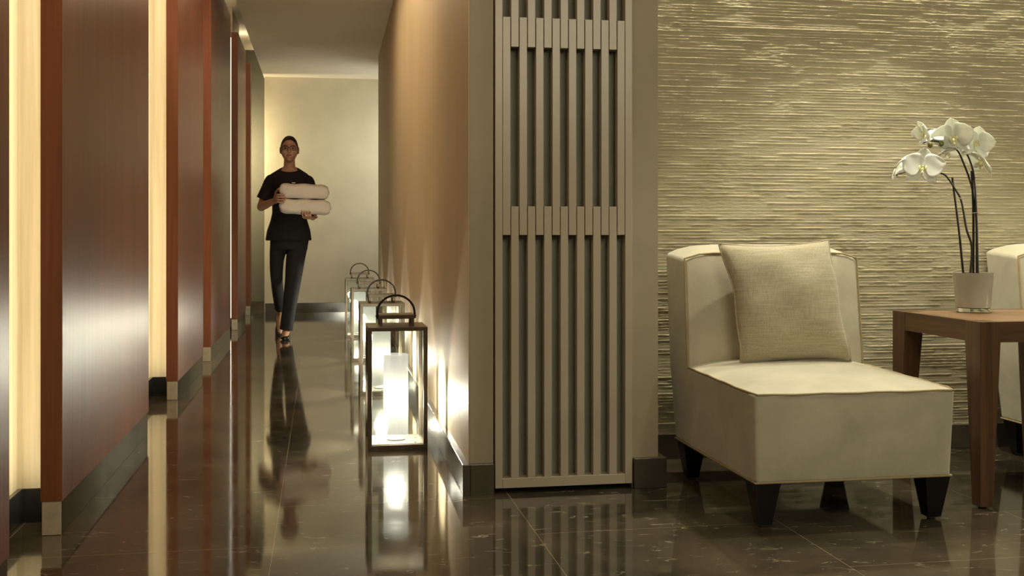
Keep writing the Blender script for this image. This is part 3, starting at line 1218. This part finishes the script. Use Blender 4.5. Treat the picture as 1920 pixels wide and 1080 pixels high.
def remesh(o, vox, smooth_it=4, fac=0.5):
    r = o.modifiers.new('remesh', 'REMESH')
    r.mode = 'VOXEL'
    r.voxel_size = vox
    r.use_smooth_shade = True
    if smooth_it:
        s = o.modifiers.new('smooth', 'SMOOTH')
        s.iterations = smooth_it
        s.factor = fac
    return o


def ering(cx, cy, z, rx, ry, n=28, p=1.0, tx=0.0, ty=0.0):
    out = []
    for k in range(n):
        a = 2 * PI * k / n
        x = rx * math.copysign(abs(math.cos(a)) ** p, math.cos(a))
        y = ry * math.copysign(abs(math.sin(a)) ** p, math.sin(a))
        out.append((cx + x, cy + y, z + tx * x + ty * y))
    return out


bd = MB()
# torso
bd.rings([ering(0.0, 0, 0.84, 0.13, 0.09), ering(0.0, 0, 0.92, 0.155, 0.105), ering(-0.005, 0, 1.06, 0.118, 0.085), ering(-0.003, 0, 1.18, 0.128, 0.095),
          ering(0, 0, 1.30, 0.145, 0.10), ering(0, 0.005, 1.38, 0.14, 0.080), ering(0, 0.008, 1.418, 0.10, 0.062), ering(0, 0.010, 1.442, 0.072, 0.055), ering(0, 0.010, 1.470, 0.054, 0.050)])
bd.caps((0, 0.012, 1.40), (0.0, -0.004, 1.53), 0.052, 0.047)
# head
hc = Vector((0.0, -0.015, 1.617))
rs = []
for i in range(25):
    a = PI * (i + 0.01) / 24.02 - PI / 2
    z = 0.114 * math.sin(a)
    c = math.cos(a)
    jaw = 1.0 if z > -0.01 else 1.0 - 0.30 * ((-0.01 - z) / 0.104) ** 1.3
    rx = 0.0745 * c ** 0.85 * jaw
    ryf = 0.086 * c ** 0.80 * (1.0 if z > -0.03 else 1.0 + 0.10 * ((-0.03 - z) / 0.08))
    ring = []
    for k in range(32):
        b = 2 * PI * k / 32
        x, y = rx * math.cos(b), math.sin(b)
        y *= ryf if y < 0 else 0.098 * c ** 0.8 * (1.0 if z > -0.03 else max(0.5, 1 + (z + 0.03) * 6))
        ring.append((hc.x + x, hc.y + y, hc.z + z))
    rs.append(ring)
bd.rings(rs)
bd.caps(hc + Vector((0, -0.080, 0.010)), hc + Vector((0, -0.104, -0.022)), 0.007, 0.0105)      # nose
bd.ell(hc + Vector((-0.009, -0.094, -0.026)), (0.007, 0.008, 0.006))
bd.ell(hc + Vector((0.009, -0.094, -0.026)), (0.007, 0.008, 0.006))
bd.ell(hc + Vector((0, -0.074, -0.090)), (0.024, 0.016, 0.016))                                   # chin
bd.ell(hc + Vector((0, -0.078, 0.028)), (0.045, 0.014, 0.010))                                    # brow
for sx in (-1, 1):
    bd.ell(hc + Vector((sx * 0.040, -0.060, -0.022)), (0.022, 0.022, 0.018))                       # cheek
    bd.ell(hc + Vector((sx * 0.077, 0.010, -0.005)), (0.007, 0.017, 0.030))                        # ear
# arms: (viewer-left) towels' left end; (viewer-right) beneath the towels
SL, EL, WL = Vector((-0.152, 0.0, 1.350)), Vector((-0.238, 0.02, 1.125)), Vector((-0.118, -0.235, 1.170))
SR, ER, WR = Vector((0.155, 0.0, 1.345)), Vector((0.215, 0.03, 1.110)), Vector((0.200, -0.205, 1.030))
for Sx_, E_, W_ in ((SL, EL, WL), (SR, ER, WR)):
    bd.caps(Sx_, E_, 0.047, 0.037)
    mid = E_.lerp(W_, 0.35)
    bd.caps(E_, mid, 0.036, 0.035)
    bd.caps(mid, W_, 0.035, 0.0235)


def hand(palm0, palm1, side, nrm, fingers, thumb):
    """palm as flattened slab of overlapping capsules, five separate fingers"""
    palm0, palm1, side = Vector(palm0), Vector(palm1), Vector(side).normalized()
    for k in range(4):
        o = side * (k - 1.5) * 0.0185
        bd.caps(palm0 + o * 0.7, palm1 + o, 0.0135, 0.0115, 10)
    for pts in fingers:
        r = [0.0092, 0.0085, 0.0078, 0.0068]
        for i in range(len(pts) - 1):
            bd.caps(pts[i], pts[i + 1], r[i], r[i + 1], 10)
    r = [0.0125, 0.0108, 0.009, 0.008]
    for i in range(len(thumb) - 1):
        bd.caps(thumb[i], thumb[i + 1], r[i], r[i + 1], 10)


# left-of-picture hand: palm along the end of the towels, fingers wrap on the front
f1 = []
for k in range(4):
    z = 1.150 + 0.0205 * k
    ln = (0.060, 0.074, 0.080, 0.070)[k]
    f1.append([(-0.100, -0.345, z), (-0.098, -0.392, z + 0.003), (-0.080, -0.421, z + 0.004), (-0.080 + ln * 0.75, -0.426 - 0.003 * (k % 2), z + 0.002)])
hand((-0.113, -0.262, 1.178), (-0.101, -0.345, 1.181), (0, 0, 1), None, f1,
     [(-0.110, -0.275, 1.20), (-0.104, -0.315, 1.232), (-0.088, -0.352, 1.256), (-0.076, -0.380, 1.268)])
# right-of-picture hand: palm up under the towels, fingertips curl up at the front
f2 = []
for k in range(4):
    x = 0.125 + 0.0215 * k
    zb_ = 1.032 - 0.001 * k
    d = (0.0, 0.008, 0.010, 0.0)[k]
    f2.append([(x, -0.320, zb_), (x - 0.003, -0.375, zb_ + 0.0), (x - 0.006, -0.412 - d, zb_ + 0.008), (x - 0.009, -0.426 - d * 0.4, zb_ + 0.042)])
hand((0.190, -0.235, 1.028), (0.160, -0.318, 1.028), (1, 0.1, 0), None, f2,
     [(0.212, -0.255, 1.030), (0.228, -0.300, 1.032), (0.234, -0.345, 1.033), (0.230, -0.375, 1.036)])
# legs
HF, KF, AF = Vector((0.085, 0, 0.86)), Vector((0.030, -0.062, 0.475)), Vector((-0.030, -0.085, 0.085))
HB, KB, AB = Vector((-0.085, 0, 0.86)), Vector((-0.104, 0.035, 0.475)), Vector((-0.088, 0.30, 0.190))
for Hh, Kk, Aa in ((HF, KF, AF), (HB, KB, AB)):
    bd.caps(Hh, Kk, 0.062, 0.036)
    m_ = Kk.lerp(Aa, 0.3)
    bd.caps(Kk, m_, 0.036, 0.038)
    bd.caps(m_, Aa, 0.038, 0.028)
# feet
bd.caps((-0.030, -0.075, 0.050), (-0.031, -0.175, 0.030), 0.033, 0.026)
bd.caps((-0.031, -0.175, 0.030), (-0.033, -0.225, 0.024), 0.026, 0.020)
bd.caps((-0.088, 0.31, 0.165), (-0.088, 0.255, 0.070), 0.033, 0.028)
bd.caps((-0.088, 0.255, 0.070), (-0.088, 0.215, 0.030), 0.028, 0.020)
body = remesh(bd.build('body', 'skin', pe), 0.0042, 3, 0.5)

# hair pulled back, with a low bun
hr_ = MB()
rs = []
for i in range(15):
    a = (PI / 2) * (i + 0.01) / 14.02
    rs.append([])
    for k in range(32):
        b = 2 * PI * k / 32
        y = math.sin(b)
        front = max(0, -y)
        zcut = 0.078 * min(1.0, front * 1.25) ** 1.2 - 0.035 * (1 - front)
        z = zcut + (0.1185 - zcut) * math.sin(a)
        c = math.sqrt(max(0.0, 1 - (max(z, 0) / 0.119) ** 2))
        rs[-1].append((hc.x + 0.0770 * c ** 0.9 * math.cos(b), hc.y + (0.0890 if y < 0 else 0.104) * c * y, hc.z + z))
hr_.rings(rs)
hr_.ell(hc + Vector((0, 0.108, -0.005)), (0.036, 0.030, 0.036))
hr_.build('hair', 'hair', pe, smooth=True, angle=80)
for sx in (-1, 1):
    MB().ell(hc + Vector((sx * 0.030, -0.0795, 0.006)), (0.0125, 0.006, 0.0055), 12, 8).build('eye', 'eye', pe, smooth=True)
    MB().tube([hc + Vector((sx * 0.014, -0.091, 0.024)), hc + Vector((sx * 0.030, -0.089, 0.029)), hc + Vector((sx * 0.050, -0.073, 0.024))], 0.0028, 6).build('eyebrow', 'hair', pe, smooth=True)
MB().ell(hc + Vector((0, -0.0905, -0.054)), (0.021, 0.006, 0.0065), 14, 8).build('lips', 'lip', pe, smooth=True)
gm = MB()
for sx in (-1, 1):
    ring = []
    for k in range(20):
        a = 2 * PI * k / 20
        ring.append(hc + Vector((sx * 0.032 + 0.0245 * math.copysign(abs(math.cos(a)) ** 0.7, math.cos(a)), -0.098 + 0.25 * abs(0.0245 * math.cos(a)) * (1 if sx * math.cos(a) > 0 else 0.2), 0.006 + 0.0155 * math.copysign(abs(math.sin(a)) ** 0.7, math.sin(a)))))
    gm.tube(ring, 0.0022, 6, closed=True)
    gm.tube([hc + Vector((sx * 0.056, -0.092, 0.010)), hc + Vector((sx * 0.079, -0.05, 0.012)), hc + Vector((sx * 0.082, 0.01, 0.010))], 0.0018, 6)
gm.tube([hc + Vector((-0.009, -0.099, 0.009)), hc + Vector((0, -0.104, 0.012)), hc + Vector((0.009, -0.099, 0.009))], 0.002, 6)
gm.build('glasses', 'frame_black', pe, smooth=True)

# tunic
tn = MB()
tn.rings([ering(-0.008, 0.005, 0.836, 0.196, 0.140), ering(-0.006, 0.003, 0.92, 0.184, 0.134), ering(-0.004, 0, 1.00, 0.158, 0.118), ering(-0.004, 0, 1.07, 0.142, 0.106),
          ering(-0.002, 0, 1.16, 0.144, 0.110), ering(0, -0.002, 1.25, 0.156, 0.120), ering(0, 0, 1.32, 0.172, 0.114), ering(0, 0.004, 1.375, 0.176, 0.098),
          ering(0, 0.006, 1.410, 0.155, 0.084, ty=0.15), ering(0, 0.006, 1.432, 0.118, 0.078, ty=0.25), ering(0, 0.006, 1.452, 0.082, 0.070, ty=0.40), ering(0, 0.008, 1.448, 0.074, 0.062, ty=0.42), ering(0, 0.008, 1.435, 0.070, 0.058, ty=0.42)])
for Sx_, E_ in ((SL, EL), (SR, ER)):
    end = Sx_.lerp(E_, 0.72)
    s0 = Sx_ + Vector((0, 0, 0.002))
    dirv = (end - s0).normalized()
    a_ = dirv.cross(Vector((0, 1, 0))).normalized()
    b_ = a_.cross(dirv).normalized()
    rr = []
    for (t, r) in ((-0.27, 0.020), (-0.22, 0.036), (-0.12, 0.050), (0.05, 0.057), (0.5, 0.060), (1.0, 0.067)):
        cc = s0.lerp(end, t)
        rr.append([cc + a_ * r * math.cos(2 * PI * k / 20) + b_ * r * math.sin(2 * PI * k / 20) for k in range(20)])
    tn.rings(rr)
remesh(tn.build('tunic', 'black_cloth', pe), 0.006, 2, 0.5)
# trousers
tr = MB()
tr.rings([ering(-0.005, 0, 0.76, 0.160, 0.105), ering(-0.005, 0, 0.84, 0.158, 0.112), ering(-0.005, 0, 0.95, 0.140, 0.105)])
for pts, rads in (([(0.078, 0, 0.86), (0.050, -0.035, 0.66), (0.030, -0.062, 0.475), (0.000, -0.075, 0.26), (-0.026, -0.085, 0.072)], [0.090, 0.080, 0.068, 0.058, 0.056]),
                  ([(-0.078, 0, 0.86), (-0.108, 0.014, 0.66), (-0.107, 0.035, 0.475), (-0.094, 0.17, 0.32), (-0.086, 0.265, 0.235)], [0.084, 0.060, 0.050, 0.050, 0.048])):
    P = spath(pts, 5)
    n = len(P)
    R_ = [np.interp(i / (n - 1) * 4, range(5), rads) for i in range(n)]
    tr.tube(P, [float(q) for q in R_], 22)
remesh(tr.build('trousers', 'black_cloth', pe), 0.006, 2, 0.5)


# shoes: flat ballet pumps
def shoe(M4):
    mb = MB()
    rs = []
    for (y, w_, h_, z) in ((0.060, 0.012, 0.020, 0.020), (0.052, 0.030, 0.045, 0.026), (0.02, 0.036, 0.050, 0.028), (-0.05, 0.036, 0.036, 0.022), (-0.11, 0.044, 0.030, 0.019), (-0.16, 0.041, 0.028, 0.0185), (-0.19, 0.030, 0.026, 0.017), (-0.205, 0.010, 0.014, 0.013)):
        ring = []
        for k in range(20):
            a = 2 * PI * k / 20
            x = w_ * math.cos(a)
            zz = z + h_ * 0.62 * math.sin(a)
            if -0.12 < y < 0.045:
                zz = min(zz, z + 0.018)
            ring.append(M4 @ Vector((x, y, max(0.0, zz))))
        rs.append(ring)
    mb.rings(rs)
    return mb


shoe(Matrix.Translation((-0.030, -0.060, 0.0))).build('shoe', 'black_leather', pe, smooth=True, angle=60)
shoe(Matrix.Translation((-0.088, 0.325, 0.125)) @ Matrix.Rotation(math.radians(50), 4, 'X') @ Matrix.Translation((0, 0, -0.02))).build('shoe', 'black_leather', pe, smooth=True, angle=60)
MB().box(0.022, 0.052, -0.126, -0.118, 1.322, 1.331).build('name_pin', 'silver', pe, bevel=0.001)
